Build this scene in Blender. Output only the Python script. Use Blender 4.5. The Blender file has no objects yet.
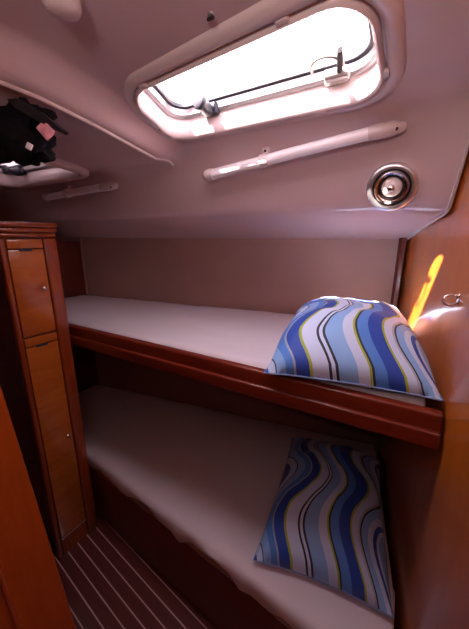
import bpy, bmesh, math, random
from mathutils import Vector, Matrix, noise
random.seed(4)
S = bpy.context.scene
COL = S.collection
FL = 0.04                      # level of the cabin sole
PI = math.pi

# ------------------------------------------------------------------ helpers
def sstep(a, b, x):
    t = max(0.0, min(1.0, (x - a) / (b - a)))
    return t * t * (3 - 2 * t)

def lerp(a, b, t): return a + (b - a) * t

def obj(name, bm, mat, parent=None, smooth=None, loc=None):
    """link the bmesh as one mesh object; smooth = angle in degrees"""
    bmesh.ops.remove_doubles(bm, verts=bm.verts, dist=1e-6)
    bmesh.ops.recalc_face_normals(bm, faces=bm.faces)
    if smooth:
        a = math.radians(smooth)
        for f in bm.faces: f.smooth = True
        for e in bm.edges:
            if len(e.link_faces) == 2 and e.calc_face_angle(0) > a: e.smooth = False
    me = bpy.data.meshes.new(name); bm.to_mesh(me); bm.free()
    me.materials.append(mat)
    o = bpy.data.objects.new(name, me); COL.objects.link(o)
    if parent: o.parent = parent
    if loc: o.location = loc
    return o

def thing(name, label, cat, loc=(0, 0, 0), group=None):
    o = bpy.data.objects.new(name, None); COL.objects.link(o)
    o.location = loc; o.empty_display_size = .05
    o['label'] = label; o['category'] = cat
    if group: o['group'] = group
    return o

def tag(o, label, cat, group=None):
    o['label'] = label; o['category'] = cat
    if group: o['group'] = group
    return o

def struct(o):
    o['kind'] = 'structure'; return o

def copy_tree(o, parent=None):
    c = o.copy(); COL.objects.link(c)
    if parent: c.parent = parent
    for ch in list(o.children): copy_tree(ch, c)
    return c

def add_box(bm, lo, hi, bev=0.0, seg=2):
    m = Matrix.Translation([(a + b) / 2 for a, b in zip(lo, hi)]) @ Matrix.Diagonal([b - a for a, b in zip(lo, hi)] + [1])
    r = bmesh.ops.create_cube(bm, size=1, matrix=m)
    if bev:
        es = list({e for v in r['verts'] for e in v.link_edges})
        bmesh.ops.bevel(bm, geom=es, offset=bev, segments=seg, profile=.5, affect='EDGES')

def add_prism(bm, pts, z0, z1, bev=0.0, seg=2):
    vs = [bm.verts.new((p[0], p[1], z0)) for p in pts] + [bm.verts.new((p[0], p[1], z1)) for p in pts]
    n = len(pts)
    fs = [bm.faces.new(vs[:n][::-1]), bm.faces.new(vs[n:])]
    for i in range(n):
        fs.append(bm.faces.new((vs[i], vs[(i + 1) % n], vs[n + (i + 1) % n], vs[n + i])))
    if bev:
        es = list({e for f in fs for e in f.edges})
        bmesh.ops.bevel(bm, geom=es, offset=bev, segments=seg, profile=.5, affect='EDGES')

def add_tube(bm, path, rad, n=12, cap=True):
    path = [Vector(p) for p in path]
    rads = rad if isinstance(rad, (list, tuple)) else [rad] * len(path)
    rings = []; up = None
    for i, p in enumerate(path):
        t = (path[min(i + 1, len(path) - 1)] - path[max(i - 1, 0)]).normalized()
        if up is None:
            up = Vector((0, 0, 1)) if abs(t.z) < .9 else Vector((1, 0, 0))
        a = t.cross(up).normalized(); b = a.cross(t).normalized(); up = b
        rings.append([bm.verts.new(p + (a * math.cos(2 * PI * k / n) + b * math.sin(2 * PI * k / n)) * rads[i]) for k in range(n)])
    for r0, r1 in zip(rings, rings[1:]):
        for k in range(n): bm.faces.new((r0[k], r0[(k + 1) % n], r1[(k + 1) % n], r1[k]))
    if cap:
        bm.faces.new(rings[0][::-1]); bm.faces.new(rings[-1])

def add_lathe(bm, prof, M=Matrix(), n=32):
    """profile of (radius, height) spun round local z"""
    rings = []
    for r, h in prof:
        if r < 1e-6: rings.append([bm.verts.new(M @ Vector((0, 0, h)))])
        else: rings.append([bm.verts.new(M @ Vector((r * math.cos(2 * PI * k / n), r * math.sin(2 * PI * k / n), h))) for k in range(n)])
    for a, b in zip(rings, rings[1:]):
        for k in range(n):
            k2 = (k + 1) % n
            if len(a) == 1 and len(b) == 1: continue
            if len(a) == 1: bm.faces.new((a[0], b[k], b[k2]))
            elif len(b) == 1: bm.faces.new((a[k], a[k2], b[0]))
            else: bm.faces.new((a[k], a[k2], b[k2], b[k]))

def frame_to(zaxis, origin, xhint=(1, 0, 0)):
    z = Vector(zaxis).normalized(); x = Vector(xhint); x = (x - z * x.dot(z)).normalized(); y = z.cross(x)
    return Matrix(((x.x, y.x, z.x, origin[0]), (x.y, y.y, z.y, origin[1]), (x.z, y.z, z.z, origin[2]), (0, 0, 0, 1)))

# ------------------------------------------------------------------ materials
def new_mat(name):
    m = bpy.data.materials.new(name); m.use_nodes = True
    nt = m.node_tree; b = nt.nodes['Principled BSDF']
    return m, nt, b

def plain(name, col, rough=.5, metal=0.0, spec=.5, coat=0.0, bump=None, var=0.0, vscale=6):
    m, nt, b = new_mat(name)
    b.inputs['Base Color'].default_value = (*col, 1); b.inputs['Roughness'].default_value = rough
    b.inputs['Metallic'].default_value = metal; b.inputs['Specular IOR Level'].default_value = spec
    b.inputs['Coat Weight'].default_value = coat; b.inputs['Coat Roughness'].default_value = .08
    tc = nt.nodes.new('ShaderNodeTexCoord')
    if var:
        nz = nt.nodes.new('ShaderNodeTexNoise'); nz.inputs['Scale'].default_value = vscale
        nt.links.new(tc.outputs['Object'], nz.inputs['Vector'])
        rp = nt.nodes.new('ShaderNodeValToRGB')
        rp.color_ramp.elements[0].position = .3; rp.color_ramp.elements[1].position = .7
        rp.color_ramp.elements[0].color = (*[c * (1 - var) for c in col], 1)
        rp.color_ramp.elements[1].color = (*[min(1, c * (1 + var)) for c in col], 1)
        nt.links.new(nz.outputs['Fac'], rp.inputs['Fac']); nt.links.new(rp.outputs['Color'], b.inputs['Base Color'])
    if bump:
        sc, st, dist = bump
        nz = nt.nodes.new('ShaderNodeTexNoise'); nz.inputs['Scale'].default_value = sc; nz.inputs['Detail'].default_value = 3
        nt.links.new(tc.outputs['Object'], nz.inputs['Vector'])
        bp = nt.nodes.new('ShaderNodeBump'); bp.inputs['Strength'].default_value = st; bp.inputs['Distance'].default_value = dist
        nt.links.new(nz.outputs['Fac'], bp.inputs['Height']); nt.links.new(bp.outputs['Normal'], b.inputs['Normal'])
    return m

def wood(name, dark, light, grain='z', rough=.25, coat=.6, scale=9, coat_rough=.06, wavy=0.0):
    m, nt, b = new_mat(name)
    tc = nt.nodes.new('ShaderNodeTexCoord'); mp = nt.nodes.new('ShaderNodeMapping')
    s = {'x': (.12, 1, 1), 'y': (1, .12, 1), 'z': (1, 1, .12)}[grain]
    mp.inputs['Scale'].default_value = [v * scale for v in s]
    nt.links.new(tc.outputs['Object'], mp.inputs['Vector'])
    nz = nt.nodes.new('ShaderNodeTexNoise'); nz.inputs['Scale'].default_value = 1.6; nz.inputs['Detail'].default_value = 6
    nz.inputs['Roughness'].default_value = .62; nz.inputs['Distortion'].default_value = .8
    nt.links.new(mp.outputs['Vector'], nz.inputs['Vector'])
    mp2 = nt.nodes.new('ShaderNodeMapping'); mp2.inputs['Scale'].default_value = [v * scale * 14 for v in s]
    nt.links.new(tc.outputs['Object'], mp2.inputs['Vector'])
    nf = nt.nodes.new('ShaderNodeTexNoise'); nf.inputs['Scale'].default_value = 1; nf.inputs['Detail'].default_value = 2
    nt.links.new(mp2.outputs['Vector'], nf.inputs['Vector'])
    mx = nt.nodes.new('ShaderNodeMath'); mx.operation = 'MULTIPLY_ADD'; mx.inputs[1].default_value = .35
    nt.links.new(nf.outputs['Fac'], mx.inputs[0]); nt.links.new(nz.outputs['Fac'], mx.inputs[2])
    rp = nt.nodes.new('ShaderNodeValToRGB')
    rp.color_ramp.elements[0].position = .45; rp.color_ramp.elements[1].position = .9
    rp.color_ramp.elements[0].color = (*dark, 1); rp.color_ramp.elements[1].color = (*light, 1)
    nt.links.new(mx.outputs[0], rp.inputs['Fac']); nt.links.new(rp.outputs['Color'], b.inputs['Base Color'])
    b.inputs['Roughness'].default_value = rough
    b.inputs['Coat Weight'].default_value = coat; b.inputs['Coat Roughness'].default_value = coat_rough
    if wavy:
        nw = nt.nodes.new('ShaderNodeTexNoise'); nw.inputs['Scale'].default_value = 5; nw.inputs['Detail'].default_value = 1
        nt.links.new(tc.outputs['Object'], nw.inputs['Vector'])
        bp = nt.nodes.new('ShaderNodeBump'); bp.inputs['Strength'].default_value = wavy; bp.inputs['Distance'].default_value = .01
        nt.links.new(nw.outputs['Fac'], bp.inputs['Height']); nt.links.new(bp.outputs['Normal'], b.inputs['Normal']); nt.links.new(bp.outputs['Normal'], b.inputs['Coat Normal'])
    return m

GEL = plain('gelcoat', (.60, .44, .44), .32, coat=.25, var=.03, vscale=3, bump=(3, .05, .02))
MOULD = plain('moulded_plastic', (.66, .54, .53), .3, coat=.2)
LINER = plain('liner_fabric', (.37, .225, .195), .7, var=.06, vscale=4, bump=(260, .25, .002))
SHEET = plain('cotton_sheet', (.74, .66, .70), .85, spec=.2, bump=(7, .35, .02))
WOOD_LOCK = wood('locker_teak', (.40, .090, .012), (.56, .155, .020), 'y')
WOOD_TRIM = wood('trim_mahogany', (.22, .034, .009), (.34, .062, .013), 'z')
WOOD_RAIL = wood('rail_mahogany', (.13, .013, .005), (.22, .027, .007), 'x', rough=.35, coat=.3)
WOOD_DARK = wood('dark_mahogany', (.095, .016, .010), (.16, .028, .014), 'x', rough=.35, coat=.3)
WOOD_BULK = wood('varnished_bulkhead', (.50, .115, .010), (.64, .175, .018), 'z', rough=.3, coat=1.0, scale=7, coat_rough=.11, wavy=.25)
WOOD_BULK.node_tree.nodes['Principled BSDF'].inputs['Coat IOR'].default_value = 1.65
WOOD_DOOR = wood('door_teak', (.36, .068, .009), (.47, .10, .014), 'z', rough=.3, coat=.4)
SATIN = plain('satin_chrome', (.80, .76, .77), .3, metal=.9)
CHROME = plain('chrome', (.82, .78, .78), .12, metal=1)
ALU = plain('anodised_aluminium', (.62, .60, .62), .35, metal=.8)
RUBBER = plain('black_rubber', (.02, .02, .035), .5)
WHITE = plain('white_tube', (.86, .80, .82), .28, coat=.3)
SCREW = plain('dark_screw', (.05, .03, .03), .4, metal=.5)
BLACK = plain('black_nylon', (.006, .005, .007), .9, spec=.1, bump=(30, .5, .01))
BLACK2 = plain('black_webbing', (.016, .011, .014), .7, spec=.2)
PINK = plain('pink_cloth', (.80, .34, .40), .6, var=.3, vscale=60)
PIPING = plain('blue_piping', (.22, .32, .55), .7)
WTAG = plain('white_tag', (.85, .80, .85), .5)
GREYKNOB = plain('grey_knob', (.05, .05, .065), .5)
DARKG = plain('dark_grey_plastic', (.035, .033, .045), .4)
CLEARP = plain('clear_lever', (.30, .25, .24), .2)

def floor_mat():
    m, nt, b = new_mat('striped_sole')
    tc = nt.nodes.new('ShaderNodeTexCoord'); sx = nt.nodes.new('ShaderNodeSeparateXYZ')
    mp = nt.nodes.new('ShaderNodeMapping'); mp.inputs['Rotation'].default_value = (0, 0, math.radians(8))
    nt.links.new(tc.outputs['Object'], mp.inputs['Vector']); nt.links.new(mp.outputs['Vector'], sx.inputs[0])
    d = nt.nodes.new('ShaderNodeMath'); d.operation = 'MULTIPLY_ADD'; d.inputs[1].default_value = 1 / .052; d.inputs[2].default_value = .30
    fr = nt.nodes.new('ShaderNodeMath'); fr.operation = 'FRACT'
    lt = nt.nodes.new('ShaderNodeMath'); lt.operation = 'LESS_THAN'; lt.inputs[1].default_value = .10
    nt.links.new(sx.outputs['Y'], d.inputs[0]); nt.links.new(d.outputs[0], fr.inputs[0]); nt.links.new(fr.outputs[0], lt.inputs[0])
    mp2 = nt.nodes.new('ShaderNodeMapping'); mp2.inputs['Scale'].default_value = (4, 60, 4)
    nt.links.new(tc.outputs['Object'], mp2.inputs['Vector'])
    nz = nt.nodes.new('ShaderNodeTexNoise'); nz.inputs['Scale'].default_value = 1; nz.inputs['Detail'].default_value = 4
    nt.links.new(mp2.outputs['Vector'], nz.inputs['Vector'])
    rp = nt.nodes.new('ShaderNodeValToRGB')
    rp.color_ramp.elements[0].color = (.10, .022, .020, 1); rp.color_ramp.elements[1].color = (.17, .045, .04, 1)
    nt.links.new(nz.outputs['Fac'], rp.inputs['Fac'])
    mix = nt.nodes.new('ShaderNodeMixRGB'); mix.inputs[2].default_value = (.62, .44, .42, 1)
    nt.links.new(lt.outputs[0], mix.inputs[0]); nt.links.new(rp.outputs['Color'], mix.inputs[1])
    nt.links.new(mix.outputs[0], b.inputs['Base Color']); b.inputs['Roughness'].default_value = .35
    b.inputs['Coat Weight'].default_value = .3; b.inputs['Coat Roughness'].default_value = .15
    return m
SOLE = floor_mat()

def acrylic(name, frosted):
    m = bpy.data.materials.new(name); m.use_nodes = True; nt = m.node_tree
    nt.nodes.remove(nt.nodes['Principled BSDF']); out = nt.nodes['Material Output']
    if frosted:
        tr = nt.nodes.new('ShaderNodeBsdfTranslucent'); tr.inputs['Color'].default_value = (.22, .20, .22, 1)
    else:
        tr = nt.nodes.new('ShaderNodeBsdfTransparent'); tr.inputs['Color'].default_value = (.95, .93, .97, 1)
    gl = nt.nodes.new('ShaderNodeBsdfGlossy'); gl.inputs['Roughness'].default_value = .05
    mx = nt.nodes.new('ShaderNodeMixShader'); mx.inputs[0].default_value = .03
    nt.links.new(tr.outputs[0], mx.inputs[1]); nt.links.new(gl.outputs[0], mx.inputs[2])
    nt.links.new(mx.outputs[0], out.inputs['Surface'])
    return m
ACRYL = acrylic('clear_acrylic', False); ACRYL_F = acrylic('frosted_acrylic', True)

def pillow_mat():
    """wavy printed stripes; u runs across the stripes, v along them"""
    m, nt, b = new_mat('wavy_stripe_print'); N = nt.nodes; L = nt.links
    uv = N.new('ShaderNodeTexCoord'); sp = N.new('ShaderNodeSeparateXYZ'); L.new(uv.outputs['UV'], sp.inputs[0])
    def math_(op, a, bb=None, c=None):
        n = N.new('ShaderNodeMath'); n.operation = op
        for i, v in enumerate((a, bb, c)):
            if v is None: continue
            if isinstance(v, (int, float)): n.inputs[i].default_value = v
            else: L.new(v, n.inputs[i])
        return n.outputs[0]
    u, v = sp.outputs['X'], sp.outputs['Y']
    ph = math_('MULTIPLY_ADD', v, 10.6, -.4)
    w1 = math_('SINE', ph)
    ph2 = math_('MULTIPLY_ADD', v, 5.3, math_('MULTIPLY', u, 7.0))
    w2 = math_('SINE', ph2)
    x = math_('ADD', u, math_('ADD', math_('MULTIPLY', w1, .092), math_('MULTIPLY', w2, .030)))
    x = math_('FRACT', math_('ADD', math_('MULTIPLY', x, .86), .10))
    rp = N.new('ShaderNodeValToRGB'); cr = rp.color_ramp; cr.interpolation = 'CONSTANT'
    Wt = (.60, .71, .96); NV = (.010, .016, .05); BL = (.014, .070, .44); MB = (.080, .25, .72); LB = (.25, .47, .85); LM = (.38, .47, .05); GY = (.42, .46, .58)
    bands = [(LB, .05), (BL, .05), (Wt, .045), (NV, .010), (LB, .055), (MB, .05), (GY, .012), (BL, .07), (LM, .014), (Wt, .07), (NV, .012), (Wt, .016), (NV, .012),
             (LB, .075), (Wt, .05), (LM, .014), (NV, .012), (MB, .06), (BL, .085), (LM, .016), (Wt, .05), (GY, .018), (NV, .011), (LB, .05), (Wt, .04), (BL, .028), (Wt, .02)]
    tot = sum(w for _, w in bands); p = 0
    for i, (c, w) in enumerate(bands):
        if i < 2: e = cr.elements[i]; e.position = p
        else: e = cr.elements.new(min(p, .999))
        e.color = (*c, 1); p += w / tot
    L.new(x, rp.inputs['Fac']); L.new(rp.outputs['Color'], b.inputs['Base Color'])
    b.inputs['Roughness'].default_value = .6; b.inputs['Sheen Weight'].default_value = .15
    nz = N.new('ShaderNodeTexNoise'); nz.inputs['Scale'].default_value = 9; L.new(uv.outputs['Object'], nz.inputs['Vector'])
    bp = N.new('ShaderNodeBump'); bp.inputs['Strength'].default_value = .25; bp.inputs['Distance'].default_value = .02
    L.new(nz.outputs['Fac'], bp.inputs['Height']); L.new(bp.outputs['Normal'], b.inputs['Normal'])
    return m
PRINT = pillow_mat()

# ------------------------------------------------------------------ the cabin: plan lines
XL = -3.2; YF = -1.25
def bulk_x(y): return .125 + (y - .8) * (-.145 / .83)        # the varnished bulkhead on the right
def liner_y(x): return 1.34 + (x + 2.02) * (.32 / 2.0)       # the padded hull side at the back
BR = (bulk_x(1.66), 1.66)

# floor
bm = bmesh.new(); add_box(bm, (XL, YF, FL - .04), (.6, 1.75, FL)); struct(obj('floor', bm, SOLE))

# hull side
bm = bmesh.new()
pts = [(XL, liner_y(XL)), (.12, liner_y(.12)), (.12, liner_y(.12) + .04), (XL, liner_y(XL) + .04)]
add_prism(bm, pts, FL, 1.64); struct(obj('wall_back', bm, LINER))

# right bulkhead
bm = bmesh.new()
pts = [(bulk_x(1.72), 1.72), (bulk_x(YF), YF), (bulk_x(YF) + .03, YF), (bulk_x(1.72) + .03, 1.72)]
add_prism(bm, pts, FL, 2.0); struct(obj('wall_right', bm, WOOD_BULK))

# dark post in the far corner of the bulkhead
bm = bmesh.new()
yb = 1.635
pts = [(bulk_x(yb) - .036, liner_y(-.06) + .004), (bulk_x(yb) - .036, yb - .02), (bulk_x(yb) - .024, yb - .035), (bulk_x(yb) - .004, yb - .04), (bulk_x(yb) - .004, liner_y(-.03))]
add_prism(bm, pts, 1.2, 1.6, .004); struct(obj('trim_1', bm, WOOD_DARK))

# far-left cross bulkhead behind the locker
bm = bmesh.new(); add_box(bm, (-2.05, .62, FL), (-2.02, 1.36, 1.565), .004); struct(obj('wall_left', bm, WOOD_DARK))
# pale piping between it and the hull side
bm = bmesh.new(); add_tube(bm, [(-2.008, 1.331, 1.19), (-2.008, 1.331, 1.585)], .008, 10); struct(obj('trim_2', bm, LINER, smooth=40))
bm = bmesh.new(); add_box(bm, (XL - .03, YF, FL), (XL, 1.3, 2.0)); struct(obj('wall_outer', bm, GEL))

# wall behind the camera
bm = bmesh.new(); add_box(bm, (XL, YF - .03, FL), (.6, YF, 2.0)); struct(obj('wall_front', bm, WOOD_DOOR))

# ------------------------------------------------------------------ headliner
PROF = [(YF, 1.972), (-.6, 1.972), (0, 1.972), (.3, 1.970), (.45, 1.966), (.6, 1.957), (.7, 1.947), (.8, 1.936), (.87, 1.927), (.92, 1.916), (.955, 1.900), (.98, 1.878),
        (1.0, 1.848), (1.015, 1.815), (1.035, 1.77), (1.055, 1.73), (1.068, 1.704), (1.078, 1.689), (1.09, 1.681), (1.106, 1.677)]
XC = [XL, -2.8, -2.4, -2.0, -1.6, -1.3, -1.1, -.95, -.85, -.80, -.77, -.755, -.74, -.725, -.71, -.695, -.68, -.66, -.63, -.58, -.5, -.4, -.3, -.2, -.12]
KC = [.15, .3, .45, .6, .72, .82, .9, .96, 1.0]
def skew(x, y): return -.13 * max(0, y - .45) * sstep(-1.15, -.9, x) * (1 - sstep(-.62, -.45, x))
def ceil_z(x, y, z):
    step = 1 - sstep(-.765, -.685, x)
    return z - .062 * step * (1 - sstep(.85, 1.03, y))
rows = []
for i, (y, z) in enumerate(PROF):
    row = []
    for x in XC: row.append((x + skew(x, y), y, ceil_z(x, y, z)))
    xb = bulk_x(y)
    for k in KC:
        x = lerp(-.12, xb, k)
        f = sstep(.1, 1.0, k) * sstep(.9, 1.02, y)              # the face swells forward to meet the bulkhead
        row.append((x, y - .045 * f, z - .012 * f * sstep(1.0, 1.08, y)))
    rows.append(row)
for s in (.15, .4, .7, 1.0):
    row = []
    y0, z0 = 1.106, 1.677
    for j in range(len(XC) + len(KC)):
        x = XC[j] if j < len(XC) else None
        if x is None:
            k = KC[j - len(XC)]
            yy = lerp(y0, 1.67, s); x = lerp(-.12, bulk_x(yy), k)
            f = sstep(.1, 1.0, k) * (1 - s)
        else: f = 0
        yy = lerp(y0, liner_y(x) + .012, s) - .045 * f
        row.append((x, yy, lerp(z0, 1.583, s) - .012 * f))
    rows.append(row)
bm = bmesh.new()
lo = [[bm.verts.new(p) for p in r] for r in rows]
TOP = 2.06
hi = [[bm.verts.new((p[0], p[1], TOP)) for p in r] for r in rows]
nr, nc = len(rows), len(rows[0])
for i in range(nr - 1):
    for j in range(nc - 1):
        bm.faces.new((lo[i][j], lo[i][j + 1], lo[i + 1][j + 1], lo[i + 1][j]))
        bm.faces.new((hi[i][j], hi[i + 1][j], hi[i + 1][j + 1], hi[i][j + 1]))
for j in range(nc - 1):
    bm.faces.new((lo[0][j], hi[0][j], hi[0][j + 1], lo[0][j + 1])); bm.faces.new((lo[-1][j], lo[-1][j + 1], hi[-1][j + 1], hi[-1][j]))
for i in range(nr - 1):
    bm.faces.new((lo[i][0], lo[i + 1][0], hi[i + 1][0], hi[i][0])); bm.faces.new((lo[i][-1], hi[i][-1], hi[i + 1][-1], lo[i + 1][-1]))
ceiling = struct(obj('ceiling', bm, GEL, smooth=50))

# ------------------------------------------------------------------ deck hatches (plan is a rounded trapezium, as cast)
HW, HH, HR = .585, .25, .068
HC = Vector((-.108, .747, 1.9405))       # middle of the right-hand edge, on the headliner
TILT = .11
def hmap(lx, ly, dz):
    """local plan (lx from -HW/2..HW/2, ly -HH/2..HH/2) -> point relative to HC"""
    w = HW + .012 + .28 * ly
    u = .5 - lx / HW
    return Vector((-u * w, ly - .018 * (lx / HW) - .045 * (lx / HW + .5) * (.5 - ly / HH), dz - TILT * ly))
def rrect(off, n=8):
    w, h, r = HW / 2 + off, HH / 2 + off, max(.012, HR + off)
    pts = []
    for cx, cy, a0 in ((w - r, h - r, 0), (-w + r, h - r, 90), (-w + r, -h + r, 180), (w - r, -h + r, 270)):
        for k in range(n + 1):
            a = math.radians(a0 + 90 * k / n); pts.append((cx + r * math.cos(a), cy + r * math.sin(a)))
    # straight edges get a few extra points so that the mapping bends evenly
    out = []
    for a, b in zip(pts, pts[1:] + pts[:1]):
        out.append(a)
        L = math.dist(a, b)
        m = int(L / .06)
        for q in range(1, m): out.append((lerp(a[0], b[0], q / m), lerp(a[1], b[1], q / m)))
    return out
def ring(bm, prof, closed=True):
    """sweep (offset, dz) round the hatch plan; every loop uses the same point count"""
    base = rrect(0)
    loops = []
    for off, dz in prof:
        lp = []
        for k, (x, y) in enumerate(base):
            # outward normal of the base outline
            a = base[k - 1]; b = base[(k + 1) % len(base)]
            t = Vector((b[0] - a[0], b[1] - a[1])).normalized(); n = Vector((t.y, -t.x))
            lp.append(bm.verts.new(hmap(x + n.x * off, y + n.y * off, dz)))
        loops.append(lp)
    prs = list(zip(loops, loops[1:])) + ([(loops[-1], loops[0])] if closed else [])
    m = len(base)
    for A, B in prs:
        for k in range(m): bm.faces.new((A[k], A[(k + 1) % m], B[(k + 1) % m], B[k]))
    return loops

def cut_hole(target, offset):
    bm = bmesh.new()
    base = rrect(.02)
    a = [bm.verts.new(hmap(x, y, -.15) + offset) for x, y in base]; b = [bm.verts.new(hmap(x, y, .3) + offset) for x, y in base]
    m = len(base)
    bm.faces.new(a[::-1]); bm.faces.new(b)
    for k in range(m): bm.faces.new((a[k], a[(k + 1) % m], b[(k + 1) % m], b[k]))
    cut_with(target, obj('cutter', bm, GEL))
def cut_with(target, c):
    md = target.modifiers.new('hole', 'BOOLEAN'); md.operation = 'DIFFERENCE'; md.solver = 'EXACT'; md.object = c
    dg = bpy.context.evaluated_depsgraph_get()
    me = bpy.data.meshes.new_from_object(target.evaluated_get(dg))
    target.modifiers.remove(md); target.data = me
    bpy.data.objects.remove(c)

H2 = Vector((-1.24, .750, 1.876))
cut_hole(ceiling, HC); cut_hole(ceiling, H2)
me = ceiling.data
bm = bmesh.new(); bm.from_mesh(me)
for f in bm.faces: f.smooth = True
for e in bm.edges:
    e.smooth = not (len(e.link_faces) == 2 and e.calc_face_angle(0) > math.radians(50))
bm.to_mesh(me); bm.free()

hatch = thing('deck_hatch', 'big bright skylight hatch with white moulded frame, above the long white rail', 'hatch', HC, 'skylight hatches in the ceiling')
bm = bmesh.new()
ring(bm, [(.050, .014), (.049, -.003), (.044, -.009), (.034, -.0125), (.025, -.0125), (.021, -.010), (.0185, .000), (.0155, .000), (.0135, -.011), (.0095, -.0155), (.0055, -.0135), (.002, -.006), (.0, .004), (.001, .02), (.006, .050), (.014, .050), (.014, .014)])
obj('hatch_surround', bm, MOULD, hatch, smooth=50)
bm = bmesh.new()
ring(bm, [(.012, .043), (-.004, .041), (-.010, .046), (-.012, .066), (.012, .066)]); fr = obj('hatch_frame', bm, ALU, hatch, smooth=40)
bm = bmesh.new(); ring(bm, [(-.012, .062), (-.021, .064), (-.021, .073), (.010, .073), (.010, .0662), (-.012, .0662)]); obj('gasket', bm, RUBBER, fr, smooth=40)
bm = bmesh.new()
base = [hmap(x, y, .0735) for x, y in rrect(.010)]; topp = [hmap(x, y, .0835) for x, y in rrect(.010)]
A = [bm.verts.new(p) for p in base]; B = [bm.verts.new(p) for p in topp]; bm.faces.new(A[::-1]); bm.faces.new(B)
for k in range(len(A)): bm.faces.new((A[k], A[(k + 1) % len(A)], B[(k + 1) % len(A)], B[k]))
obj('pane', bm, ACRYL, hatch)
# clips round the surround, each lying along its own edge
base_pts = rrect(.016)
def clip_at(lx, ly):
    k = min(range(len(base_pts)), key=lambda q: (base_pts[q][0] - lx) ** 2 + (base_pts[q][1] - ly) ** 2)
    p = hmap(*base_pts[k], -.010)
    tdir = (hmap(*base_pts[(k + 1) % len(base_pts)], -.010) - hmap(*base_pts[k - 1], -.010)).normalized()
    bm = bmesh.new(); add_box(bm, (-.012, -.007, -.0045), (.012, .007, .0045), .003)
    bmesh.ops.transform(bm, matrix=frame_to((0, .11, 1), p, tdir), verts=bm.verts); obj('clip', bm, MOULD, hatch, smooth=40)
for a, b in ((-.15, HH / 2), (.17, HH / 2), (-.22, -HH / 2), (.13, -HH / 2), (-HW / 2, .035), (HW / 2, .03)): clip_at(a, b)
# two catches on the far side of the frame
def catch(lx, base_mat, arm_mat, knob_mat, clear):
    c = hmap(lx, HH / 2 - .004, .044)
    P = lambda x, y, z: (c.x + x, c.y + y, c.z + z)
    bm = bmesh.new(); add_box(bm, P(-.030, -.018, -.014), P(.030, .004, .012), .006)
    add_tube(bm, [P(-.026, -.014, .004), P(.026, -.014, .004)], .012, 14)
    h = obj('catch', bm, base_mat, hatch, smooth=40)
    bm = bmesh.new()
    if clear: add_tube(bm, [P(.006, -.014, .004), P(.016, -.055, .004), P(.026, -.108, .004)], [.006, .007, .006], 10)
    else: add_tube(bm, [P(-.002, -.008, 0), P(.002, -.032, -.004), P(.008, -.054, -.006), P(.013, -.074, -.004)], [.019, .019, .013, .012], 12)
    obj('catch_arm', bm, arm_mat, h, smooth=50)
    bm = bmesh.new()
    if clear:
        add_tube(bm, [P(-.014 + .036 * math.cos(a), -.046 - .052 * math.sin(a), .004) for a in [math.radians(d) for d in range(0, 181, 15)]], .0035, 8)
    else:
        add_lathe(bm, [(0, -.010), (.016, -.010), (.021, -.005), (.021, .004), (.016, .009), (0, .010)], frame_to((-.1, -1, -.1), P(.014, -.082, -.004)), 20)
    obj('catch_grip' if clear else 'catch_knob', bm, knob_mat, h, smooth=50)
catch(-.150, RUBBER, DARKG, GREYKNOB, False); catch(.200, CLEARP, BLACK2, CLEARP, True)

h2 = copy_tree(hatch); h2.location = H2
for ch in h2.children:
    if ch.name.startswith('pane'):                 # frosting added to the far hatch to spread its sunbeam
        ch.data = ch.data.copy(); ch.data.materials[0] = ACRYL_F
h2['label'] = 'smaller looking skylight hatch at the far left, half hidden behind the black bag'

# the ceiling's rounded step and its pale bead
bm = bmesh.new()
add_tube(bm, [(-.772 + skew(-.772, y), y, ceil_z(-.772, y, z) - .001) for y, z in PROF if y < .99], .006, 10)
struct(obj('trim_3', bm, MOULD, smooth=60))

# pale edge bead where the headliner meets the bulkhead
eb = [(r[-1][0] - .003, r[-1][1], r[-1][2] - .002) for r in rows if r[-1][1] > .6]
bm = bmesh.new(); add_tube(bm, eb, .005, 8); struct(obj('trim_5', bm, MOULD, smooth=60))

# ------------------------------------------------------------------ rails on the sloping face
def rail(x0, x1, label, z0=1.812, y0=.998, rise=.064, back=-.030):
    L = x1 - x0
    t = thing('grab_rail', label, 'rail', (x0, y0, z0), 'white rails under the hatches')
    sl = rise / .68; sy = back / .68                    # the rail climbs to the right along the curved face
    def q(x, off, dz=0): return (x, off + sy * x, sl * x + dz)
    bm = bmesh.new(); add_tube(bm, [q(.02, -.024), q(L * .5, -.027), q(L - .06, -.024)], .0165, 16); obj('tube', bm, WHITE, t, smooth=50)
    bm = bmesh.new(); add_tube(bm, [q(-.006, -.006), q(0, -.019), q(.012, -.023), q(.03, -.024)], [.014, .020, .0215, .0195], 16); obj('end_cap', bm, MOULD, t, smooth=50)
    bm = bmesh.new(); add_tube(bm, [q(L - .075, -.024), q(L - .055, -.023), q(L - .02, -.016), q(L + .008, -.006)], [.0175, .0195, .0185, .012], 16); e = obj('end_cap', bm, MOULD, t, smooth=50)
    bm = bmesh.new(); add_lathe(bm, [(0, .004), (.004, .003), (.005, 0), (.005, -.004)], frame_to((.1, -1, -.45), q(L - .010, -.026, -.006)), 12); obj('screw', bm, SCREW, e, smooth=40)
    m = L * .38
    bm = bmesh.new(); add_tube(bm, [q(m - .013, -.026), q(m + .013, -.026)], .0205, 16)
    a, b = q(m - .012, -.024, .006), q(m + .012, .014, .040); add_box(bm, a, b, .004); k = obj('bracket', bm, MOULD, t, smooth=40)
    bm = bmesh.new(); add_lathe(bm, [(0, .003), (.003, .002), (.004, 0), (.004, -.003)], frame_to((0, -1, -.2), q(m, -.025, .028)), 12); obj('screw', bm, SCREW, k, smooth=40)
    return t
rail(-.678, -.062, 'long white tubular rail just below the big bright hatch')
rail(-1.75, -1.19, 'dim white tubular rail at the far left below the shaded hatch', 1.800, 1.008, .022, -.012)

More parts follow.
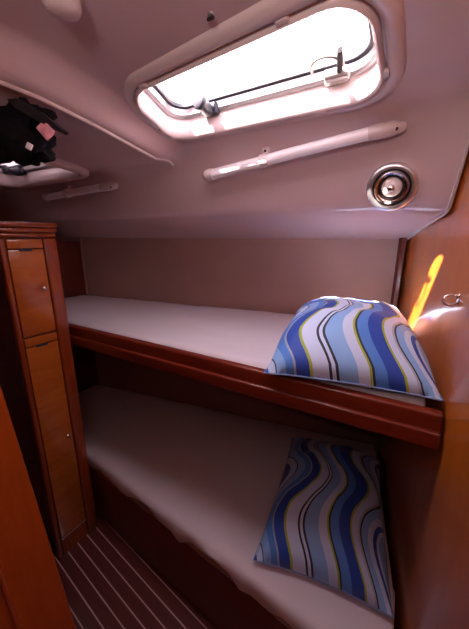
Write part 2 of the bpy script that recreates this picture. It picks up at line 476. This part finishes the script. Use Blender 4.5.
# ------------------------------------------------------------------ chrome spotlight
c = Vector((-.072, 1.022, 1.735)); nrm = Vector((0, -.93, -.36)).normalized()
t = thing('spotlight', 'round chrome spotlight on the white slope right of the long rail', 'lamp', c)
M = frame_to(nrm, (0, 0, 0))
bm = bmesh.new(); add_lathe(bm, [(.060, -.02), (.066, -.004), (.066, .004), (.063, .010), (.057, .013), (.051, .011), (.050, -.004), (.054, -.02), (.060, -.02)], M, 40); obj('bezel', bm, SATIN, t, smooth=50)
bm = bmesh.new(); add_lathe(bm, [(.0505, -.004), (.0505, .002), (.046, .002), (.046, -.004), (.0505, -.004)], M, 40); obj('rubber_groove', bm, SCREW, t, smooth=50)  # dark rubber groove between bezel and chrome ring
bm = bmesh.new(); add_lathe(bm, [(.0465, .0), (.045, .012), (.041, .017), (.036, .015), (.034, .008), (.033, -.004), (.0465, -.004)], M, 40); obj('reflector_ring', bm, CHROME, t, smooth=50)
bm = bmesh.new(); add_lathe(bm, [(.0335, -.004), (.0335, .004), (.029, .004), (.0275, -.006), (.0335, -.006)], M, 40); obj('inner_gap', bm, SCREW, t, smooth=50)
bm = bmesh.new(); add_lathe(bm, [(.027, .002), (.025, .008), (.018, .013), (.010, .015), (0, .016)], M, 32); ln = obj('lens', bm, plain('frosted_lens', (.85, .74, .72), .15, coat=.6), t, smooth=60)
bm = bmesh.new(); add_lathe(bm, [(0, .021), (.006, .020), (.010, .016), (.010, .010)], M, 20); obj('bulb_cap', bm, CHROME, ln, smooth=50)

# small pieces on the ceiling
t = thing('dome_lamp', 'pale rounded dome fitting on the ceiling at the top left', 'lamp', (-.522, .365, 1.9685))
bm = bmesh.new(); add_lathe(bm, [(.031, .003), (.031, -.004), (.028, -.006)], n=32); obj('base_ring', bm, MOULD, t, smooth=50)
bm = bmesh.new(); add_lathe(bm, [(.027, -.004), (.0275, -.02), (.024, -.027), (.014, -.031), (0, -.032)], n=32); obj('shade', bm, MOULD, t, smooth=50)
t = thing('turn_button', 'tiny metal turn button on the ceiling above the big hatch', 'fastener', (-.342, .515, 1.9622)); t.scale = (.65, .65, .65)
bm = bmesh.new(); add_lathe(bm, [(.010, .001), (.010, -.004), (.006, -.006), (0, -.006)], n=16); obj('stud', bm, ALU, t, smooth=50)
bm = bmesh.new(); add_box(bm, (-.014, -.004, -.013), (.008, .004, -.006), .002); obj('toggle', bm, SCREW, t, smooth=50)

# ------------------------------------------------------------------ upper bunk
UF = .795                                    # front of the upper bunk
ub = thing('upper_bunk', 'upper bunk shelf of dark varnished wood with a moulded front rail', 'bunk', (-1.0, 1.1, 1.09), 'bunk beds')
O = Vector((1.0, -1.1, -1.09))
def loc_(pts): return [(p[0] + O.x, p[1] + O.y) for p in pts]
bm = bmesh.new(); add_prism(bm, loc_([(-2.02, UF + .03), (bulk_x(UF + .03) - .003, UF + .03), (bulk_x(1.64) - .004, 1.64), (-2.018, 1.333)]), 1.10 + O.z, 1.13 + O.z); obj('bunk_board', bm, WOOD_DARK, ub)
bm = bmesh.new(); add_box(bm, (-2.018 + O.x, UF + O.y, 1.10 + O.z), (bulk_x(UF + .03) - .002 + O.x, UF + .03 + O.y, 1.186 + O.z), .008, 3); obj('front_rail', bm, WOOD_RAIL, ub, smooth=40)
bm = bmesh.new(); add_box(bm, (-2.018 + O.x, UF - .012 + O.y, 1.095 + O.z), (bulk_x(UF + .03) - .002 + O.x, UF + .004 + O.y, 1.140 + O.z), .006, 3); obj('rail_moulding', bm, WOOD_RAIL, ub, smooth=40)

# a mattress with a fitted sheet: plan given by front and back curves
def mattress(name, label, xs, front, back, z0, z1, rag=0.0, seed=0):
    t = thing(name, label, 'mattress', ((xs[0] + xs[-1]) / 2, (front(xs[0]) + back(xs[0])) / 2, z0), 'bunk mattresses')
    o = Vector(t.location)
    bm = bmesh.new()
    a = [(x, front(x) + .012) for x in xs]; b = [(x, back(x) - .012) for x in xs]
    add_prism(bm, [(p[0] - o.x, p[1] - o.y) for p in a + b[::-1]], 0, z1 - z0 - .012); obj('foam_core', bm, LINER, t)
    # sheet: grid over the top with a turned-down skirt at front and right end
    N = 90; Mv = 26
    bm = bmesh.new(); G = []
    x0, x1 = xs[0], xs[-1]
    for i in range(N + 1):
        x = lerp(x0, x1, i / N); row = []
        f, k = front(x), back(x)
        drop = (z1 - z0) * .8
        if rag: drop = rag * (.75 + .5 * noise.noise((x * 5, seed, 0)) + .25 * noise.noise((x * 17, seed, 3)))
        wob = .006 * noise.noise((x * 9, seed, 7)) if rag else 0
        prof = [(f + .000 + wob * 2, z1 - drop), (f - .003 + wob, z1 - drop * .6), (f - .001 + wob * .5, z1 - .022), (f + .005, z1 - .009), (f + .018, z1 - .001)]
        row += prof
        for j in range(1, Mv + 1):
            v = j / Mv; y = lerp(f + .018, k, v)
            h = .006 * noise.noise((x * 3.2, y * 4, seed)) + .003 * noise.noise((x * 9, y * 5, seed + 5))
            h += .002 * abs(noise.noise((x * 2 + y * 12, y * 2 - x * 6, seed + 9)))
            row.append((y, z1 + h * min(1, v * 5) - .012 * sstep(.93, 1, v)))
        G.append([bm.verts.new((x - o.x, y - o.y, z - o.z)) for y, z in row])
    # turned-down right end
    last = [bm.verts.new((v.co.x + .008, v.co.y, max(.004, v.co.z - .012))) for v in G[-1]]; last2 = [bm.verts.new((v.co.x + .009, v.co.y, max(.004, min(v.co.z, z1 - o.z) - (z1 - z0) * .6))) for v in G[-1]]
    G += [last, last2]
    for A, B in zip(G, G[1:]):
        for j in range(len(A) - 1): bm.faces.new((A[j], A[j + 1], B[j + 1], B[j]))
    obj('fitted_sheet', bm, SHEET, t, smooth=70)
    return t
xs = [-2.010 + i * (2.085) / 12 for i in range(13)]
mattress('mattress', 'long mattress under a white sheet on the upper bunk', xs, lambda x: UF + .045, lambda x: min(liner_y(x) - .006, (BR[1] - .09 - (x - BR[0]) / .1747) if x > BR[0] - .03 else 9), 1.134, 1.188, seed=1)

# ------------------------------------------------------------------ lower bunk
def low_y(x): return .80 + (x + 1.32) * (-.155 / 1.47) if x > -1.32 else .80
lb = thing('lower_bunk', 'lower bunk box with a dark wood front panel standing on the striped floor', 'bunk', (-1.0, 1.1, FL), 'bunk beds')
O = Vector((1.0, -1.1, -FL))
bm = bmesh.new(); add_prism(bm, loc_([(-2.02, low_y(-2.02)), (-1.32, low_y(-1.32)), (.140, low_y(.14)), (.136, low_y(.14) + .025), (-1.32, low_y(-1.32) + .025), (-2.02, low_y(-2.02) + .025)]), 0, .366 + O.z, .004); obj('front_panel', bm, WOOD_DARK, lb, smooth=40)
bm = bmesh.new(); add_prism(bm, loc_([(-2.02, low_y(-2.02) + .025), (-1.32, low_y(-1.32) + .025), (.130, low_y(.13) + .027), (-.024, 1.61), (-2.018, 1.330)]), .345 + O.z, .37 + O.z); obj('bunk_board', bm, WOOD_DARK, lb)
mattress('mattress', 'mattress under a loose white sheet on the lower bunk', [-2.010 + i * 2.10 / 12 for i in range(13)], lambda x: low_y(x) + .0 - .012, lambda x: min(liner_y(x) - .006, (BR[1] - .09 - (x - BR[0]) / .1747) if x > BR[0] - .03 else 9), .372, .47, rag=.085, seed=3)

# ------------------------------------------------------------------ cushions
def pillow(label, M4, W, D, T, seed, rest, droop, under=.25):
    N = 48
    bm = bmesh.new(); uvl = bm.loops.layers.uv.new('UVMap')
    top, bot = [], []
    for side, store in ((1, top), (-1, bot)):
        for i in range(N + 1):
            row = []
            for j in range(N + 1):
                u = -1 + 2 * i / N; v = -1 + 2 * j / N
                # outline pulled in along the sides so that the corners become ears
                px = W / 2 * u * (1 - .07 * (1 - v * v)); py = D / 2 * v * (1 - .06 * (1 - u * u))
                e = max(0, (1 - abs(u) ** 2.6)) ** .48 * max(0, (1 - abs(v) ** 2.6)) ** .48
                h = T / 2 * e
                h *= 1 + .13 * noise.noise((u * 1.6 + seed, v * 1.6, side))
                h += .010 * e * noise.noise((u * 4 + seed, v * 4, 3)) + .004 * e * noise.noise((u * 9, v * 9 + seed, 3))
                if side < 0: h *= under
                row.append(((px, py, side * h - droop * sstep(.35, 1.0, -v)), ((u + 1) / 2, (v + 1) / 2)))
            store.append(row)
    V = {}
    def vert(side, i, j):
        edge = i in (0, N) or j in (0, N)
        k = (0 if edge else side, i, j)
        if k not in V: V[k] = bm.verts.new(M4 @ Vector((top if side > 0 else bot)[i][j][0]))
        return V[k]
    for side in (1, -1):
        st = top if side > 0 else bot
        for i in range(N):
            for j in range(N):
                q = [(i, j), (i + 1, j), (i + 1, j + 1), (i, j + 1)]
                f = bm.faces.new([vert(side, *a) for a in q])
                for lp, a in zip(f.loops, q): lp[uvl].uv = st[a[0]][a[1]][1]
    t = thing('cushion', label, 'cushion', (0, 0, 0), 'wavy striped cushions')
    cen = Vector((0, 0, 0))
    lowz = min(v.co.z for v in bm.verts)
    for v in bm.verts: v.co.z += rest - lowz
    lowz = rest
    t.location = (M4.translation.x, M4.translation.y, lowz)
    for v in bm.verts: v.co -= t.location
    # piped seam
    ed = [V[(0, i, 0)].co.copy() for i in range(N + 1)] + [V[(0, N, j)].co.copy() for j in range(1, N + 1)] + [V[(0, i, N)].co.copy() for i in range(N - 1, -1, -1)] + [V[(0, 0, j)].co.copy() for j in range(N - 1, 0, -1)]
    obj('cushion_cover', bm, PRINT, t, smooth=80)
    bm = bmesh.new(); add_tube(bm, ed + [ed[0]], .0022, 6, cap=False); obj('seam', bm, PIPING, t, smooth=60)
    return t
def pose(cx, cy, cz, rz, rx, ry=0):
    return Matrix.Translation((cx, cy, cz)) @ Matrix.Rotation(math.radians(rz), 4, 'Z') @ Matrix.Rotation(math.radians(rx), 4, 'X') @ Matrix.Rotation(math.radians(ry), 4, 'Y')
pillow('blue wavy striped cushion on the upper bunk, partly in sunlight', pose(-.158, 1.068, 1.228, 10, 0), .45, .58, .27, 2.3, 1.195, .035)
pillow('blue wavy striped cushion on the lower bunk, half in shadow', pose(-.172, 1.085, .505, 8, 0), .44, .66, .28, 6.1, .478, .03)

# ------------------------------------------------------------------ tall locker on the left
LX = -1.32; LY0, LY1 = .562, .762
lk = thing('locker', 'tall narrow wooden locker with two doors at the left end of the bunks', 'locker', (LX - .2, (LY0 + LY1) / 2, FL))
O = -Vector(lk.location)
def lbx(bm, lo, hi, bev=0.003, seg=2): add_box(bm, [a + b for a, b in zip(lo, O)], [a + b for a, b in zip(hi, O)], bev, seg)
bm = bmesh.new(); lbx(bm, (LX - .40, LY0 + .004, FL), (LX - .012, LY1 - .004, 1.60)); obj('carcass', bm, WOOD_DARK, lk)
bm = bmesh.new(); lbx(bm, (LX - .03, LY0 - .014, FL), (LX + .004, LY0 + .008, 1.592), .008, 3); obj('corner_post', bm, WOOD_TRIM, lk, smooth=40)
bm = bmesh.new(); lbx(bm, (LX - .03, .707, FL), (LX + .006, LY1, 1.592), .008, 3); obj('corner_post', bm, WOOD_TRIM, lk, smooth=40)
for n_, (z0, z1) in (('upper_door', (1.198, 1.588)), ('lower_door', (.150, 1.190))):
    bm = bmesh.new(); lbx(bm, (LX - .012, LY0 + .010, z0), (LX + .002, .7035, z1 - .040), .003)
    d = obj(n_, bm, WOOD_LOCK, lk, smooth=40)
    bm = bmesh.new(); lbx(bm, (LX - .012, LY0 + .010, z1 - .036), (LX + .004, .7035, z1), .004); obj('top_rail', bm, WOOD_LOCK, d, smooth=40)
    bm = bmesh.new(); lbx(bm, (LX - .010, .612, z1 - .047), (LX + .0045, .660, z1 - .038), .003); obj('finger_slot', bm, RUBBER, d, smooth=40)
    zk = 1.389 if n_ == 'upper_door' else .677
    bm = bmesh.new(); add_lathe(bm, [(.004, 0), (.004, .008), (.008, .012), (.009, .016), (.006, .020), (0, .021)], frame_to((1, 0, 0), (LX + .001 + O.x, .676 + O.y, zk + O.z), (0, 1, 0)), 16); obj('knob', bm, CHROME, d, smooth=50)
bm = bmesh.new(); lbx(bm, (LX - .012, LY0 + .010, FL), (LX - .002, .7035, .146)); obj('toe_board', bm, WOOD_TRIM, lk)
bm = bmesh.new(); lbx(bm, (LX - .002, LY0 + .01, .138), (LX + .001, .7035, .143), .0005); obj('inlay_strip', bm, plain('pale_inlay', (.45, .25, .2), .4), lk)
bm = bmesh.new()
for z0, z1, e in ((1.594, 1.612, .003), (1.613, 1.632, .008), (1.633, 1.652, .012)):
    lbx(bm, (LX - .42, LY0 - .012 - e, z0), (LX + e, LY1 + e, z1), .007, 3)
obj('crown_moulding', bm, WOOD_TRIM, lk, smooth=40)

# ------------------------------------------------------------------ open cabin door in the foreground, left
def door_edge(z): return lerp(-.625, -.800, (z - .55) / .85)
DD = Vector((-.34, -.94, 0)).normalized(); DN = Vector((DD.y, -DD.x, 0))        # along the door, and its thickness (away from the camera)
if DN.x > 0: DN = -DN
bm = bmesh.new()
zs = [FL + .01, .4, .8, 1.2, 1.6, 1.86]
P = []
for off in (0, .035):
    P.append([bm.verts.new(Vector((door_edge(z), .27, z)) + DN * off) for z in zs] + [bm.verts.new(Vector((door_edge(.9), .27, z)) + DD * .62 + DN * off) for z in zs[::-1]])
bm.faces.new(P[0]); bm.faces.new(P[1][::-1]); n = len(P[0])
for k in range(n): bm.faces.new((P[0][k], P[1][k], P[1][(k + 1) % n], P[0][(k + 1) % n]))
bmesh.ops.bevel(bm, geom=[e for e in bm.edges if all(v.co.y > .2 for v in e.verts)], offset=.010, segments=3, affect='EDGES')
door = struct(obj('door_1', bm, WOOD_DOOR, smooth=50))
bm = bmesh.new()
add_tube(bm, [Vector((door_edge(z), .27, z)) + DD * .10 for z in zs[:-1] + [1.8]], .006, 8); obj('door_moulding', bm, WOOD_TRIM, door, smooth=60)

# ------------------------------------------------------------------ coat hook on the bulkhead
hx = Vector((bulk_x(.872), .872, 1.455)); nb = Vector((-.985, -.172, 0)); tb = Vector((-.172, .985, 0))
t = thing('coat_hook', 'small chrome folding hook on the varnished right bulkhead', 'hook', hx); t.scale = (.82, .82, .82)
M = frame_to(nb, (0, 0, 0), tb)
bm = bmesh.new(); add_box(bm, (-.011, -.016, 0), (.011, .016, .004), .0018); bmesh.ops.transform(bm, matrix=M, verts=bm.verts); obj('back_plate', bm, CHROME, t, smooth=40)
bm = bmesh.new()
add_tube(bm, [nb * .003 + Vector((0, 0, .010)), nb * .018 + Vector((0, 0, .012)), nb * .034 + Vector((0, 0, .006)), nb * .040 + Vector((0, 0, -.006)), nb * .032 + Vector((0, 0, -.016)), nb * .018 + Vector((0, 0, -.020)), nb * .003 + Vector((0, 0, -.012))], .0035, 10)
obj('hook_loop', bm, CHROME, t, smooth=60)
bm = bmesh.new(); add_tube(bm, [-tb * .005 + nb * .006, -tb * .03 + nb * .007 + Vector((0, 0, .004)), -tb * .06 + nb * .006], .002, 8); obj('pin', bm, CHROME, t, smooth=60)

# ------------------------------------------------------------------ black bag hanging at the far left
B0 = Vector((-.789, .42, 1.822))
t = thing('hanging_bag', 'black crumpled bag hanging from the ceiling at the far left', 'bag', B0)
t.rotation_euler = (0, 0, math.radians(30))
def blob(name, c, r, amp, fq, seed, mat, parent, sub=4):
    bm = bmesh.new(); bmesh.ops.create_icosphere(bm, subdivisions=sub, radius=1)
    for v in bm.verts:
        d = v.co.normalized()
        k = 1 + amp * noise.noise(d * fq + Vector((seed, 0, 0))) + amp * .4 * noise.noise(d * fq * 2.7 + Vector((0, seed, 0)))
        v.co = Vector((d.x * r[0] * k, d.y * r[1] * k, d.z * r[2] * k)) + Vector(c)
    return obj(name, bm, mat, parent, smooth=70)
blob('bag_body', (-.045, .0, .000), (.090, .055, .052), .40, 1.5, 5, BLACK, t)
blob('bag_fold', (.004, .005, .042), (.036, .03, .026), .45, 1.8, 2, BLACK, t, 3)
blob('bag_fold', (.042, .012, .040), (.024, .02, .016), .4, 1.8, 4, BLACK, t, 3)
pk = blob('bag_pocket', (.010, -.008, -.030), (.042, .04, .034), .45, 1.6, 9, BLACK, t, 4)
bm = bmesh.new()   # stiff flap that sticks out to the right
fp = [(-.005, -.034, .056), (.020, -.040, .056), (.060, -.030, .034), (.094, -.020, .004), (.086, -.016, .000), (.040, -.030, .022), (.010, -.036, .040)]
q = len(fp)
vs = [bm.verts.new(Vector(p)) for p in fp] + [bm.verts.new(Vector(p) + Vector((-.006, .045, .006))) for p in fp]
bm.faces.new(vs[:q]); bm.faces.new(vs[q:][::-1])
for k in range(q): bm.faces.new((vs[k], vs[(k + 1) % q], vs[q + (k + 1) % q], vs[q + k]))
obj('flap', bm, BLACK2, t)
def patch(name, size, c, rot, mat):
    bm = bmesh.new(); add_box(bm, [-v / 2 for v in size], [v / 2 for v in size], min(size) * .3)
    bmesh.ops.transform(bm, matrix=Matrix.Translation(c) @ Matrix.Rotation(math.radians(rot), 4, 'Y'), verts=bm.verts)
    return obj(name, bm, mat, t, smooth=30)
patch('lining', (.026, .006, .032), (.060, -.020, .002), -38, PINK)['label'] = 'pink and white lining patch'
patch('buckle', (.012, .006, .013), (.038, -.052, -.038), 30, WTAG)['label'] = 'small white buckle'
bm = bmesh.new(); add_tube(bm, [(-.05, 0, .04), (-.06, -.005, .06), (-.075, -.01, .075), (-.085, -.01, ceil_z(-.86, .37, 1.969) - B0.z + .002)], .007, 8); obj('strap', bm, BLACK2, t, smooth=60)

# ------------------------------------------------------------------ light
w = bpy.data.worlds.new('sky'); S.world = w; w.use_nodes = True
bg = w.node_tree.nodes['Background']; bg.inputs['Color'].default_value = (1.0, .90, .94, 1); bg.inputs['Strength'].default_value = 8.2

sun = bpy.data.lights.new('sun', 'SUN'); sun.energy = 60; sun.angle = math.radians(.6); sun.color = (1, .93, .80)
so = bpy.data.objects.new('sun', sun); COL.objects.link(so)
so.rotation_euler = Vector((.48, .76, -1.0)).to_track_quat('-Z', 'Y').to_euler()

def portal(loc, rot, sx, sy):
    l = bpy.data.lights.new('daylight_opening', 'AREA'); l.shape = 'RECTANGLE'; l.size = sx; l.size_y = sy; l.cycles.is_portal = True
    o = bpy.data.objects.new('daylight_opening', l); COL.objects.link(o); o.location = loc; o.rotation_euler = rot
portal((-.40, .75, 2.07), (0, 0, 0), .75, .42); portal((-1.86, .80, 2.07), (0, 0, 0), .75, .42)

# added fill light, unseen behind the camera; brightens ceiling and sloping face
lamp = bpy.data.lights.new('ceiling_fill', 'AREA'); lamp.shape = 'DISK'; lamp.size = .22; lamp.energy = 3.2; lamp.color = (1, .79, .78)
lo_ = bpy.data.objects.new('ceiling_fill', lamp); COL.objects.link(lo_); lo_.location = (-.05, -.25, 1.80)
lo_.rotation_euler = Vector((.05, .62, .78)).to_track_quat('-Z', 'Y').to_euler()

# added sun blocker, unseen above the deck; narrows the sun patch on the bulkhead
bm = bmesh.new(); add_tube(bm, [(-2.2, .20, 2.5), (.9, .20, 2.5)], .095, 20); struct(obj('sun_blocker', bm, ALU, smooth=40))

# ------------------------------------------------------------------ camera and colour
cam = bpy.data.cameras.new('camera'); co = bpy.data.objects.new('camera', cam); COL.objects.link(co); S.camera = co
f = 300.0; pitch = math.atan((314.5 - 236) / f)
cam.sensor_fit = 'HORIZONTAL'; cam.sensor_width = 36; cam.lens = 36 * f / 469; cam.clip_start = .02
co.location = (0, 0, 1.6); co.rotation_euler = (PI / 2 - pitch, 0, math.radians(30))
S.view_settings.view_transform = 'Standard'; S.view_settings.look = 'None'; S.view_settings.gamma = 1; S.view_settings.exposure = .66
S.cycles.max_bounces = 10; S.cycles.diffuse_bounces = 6
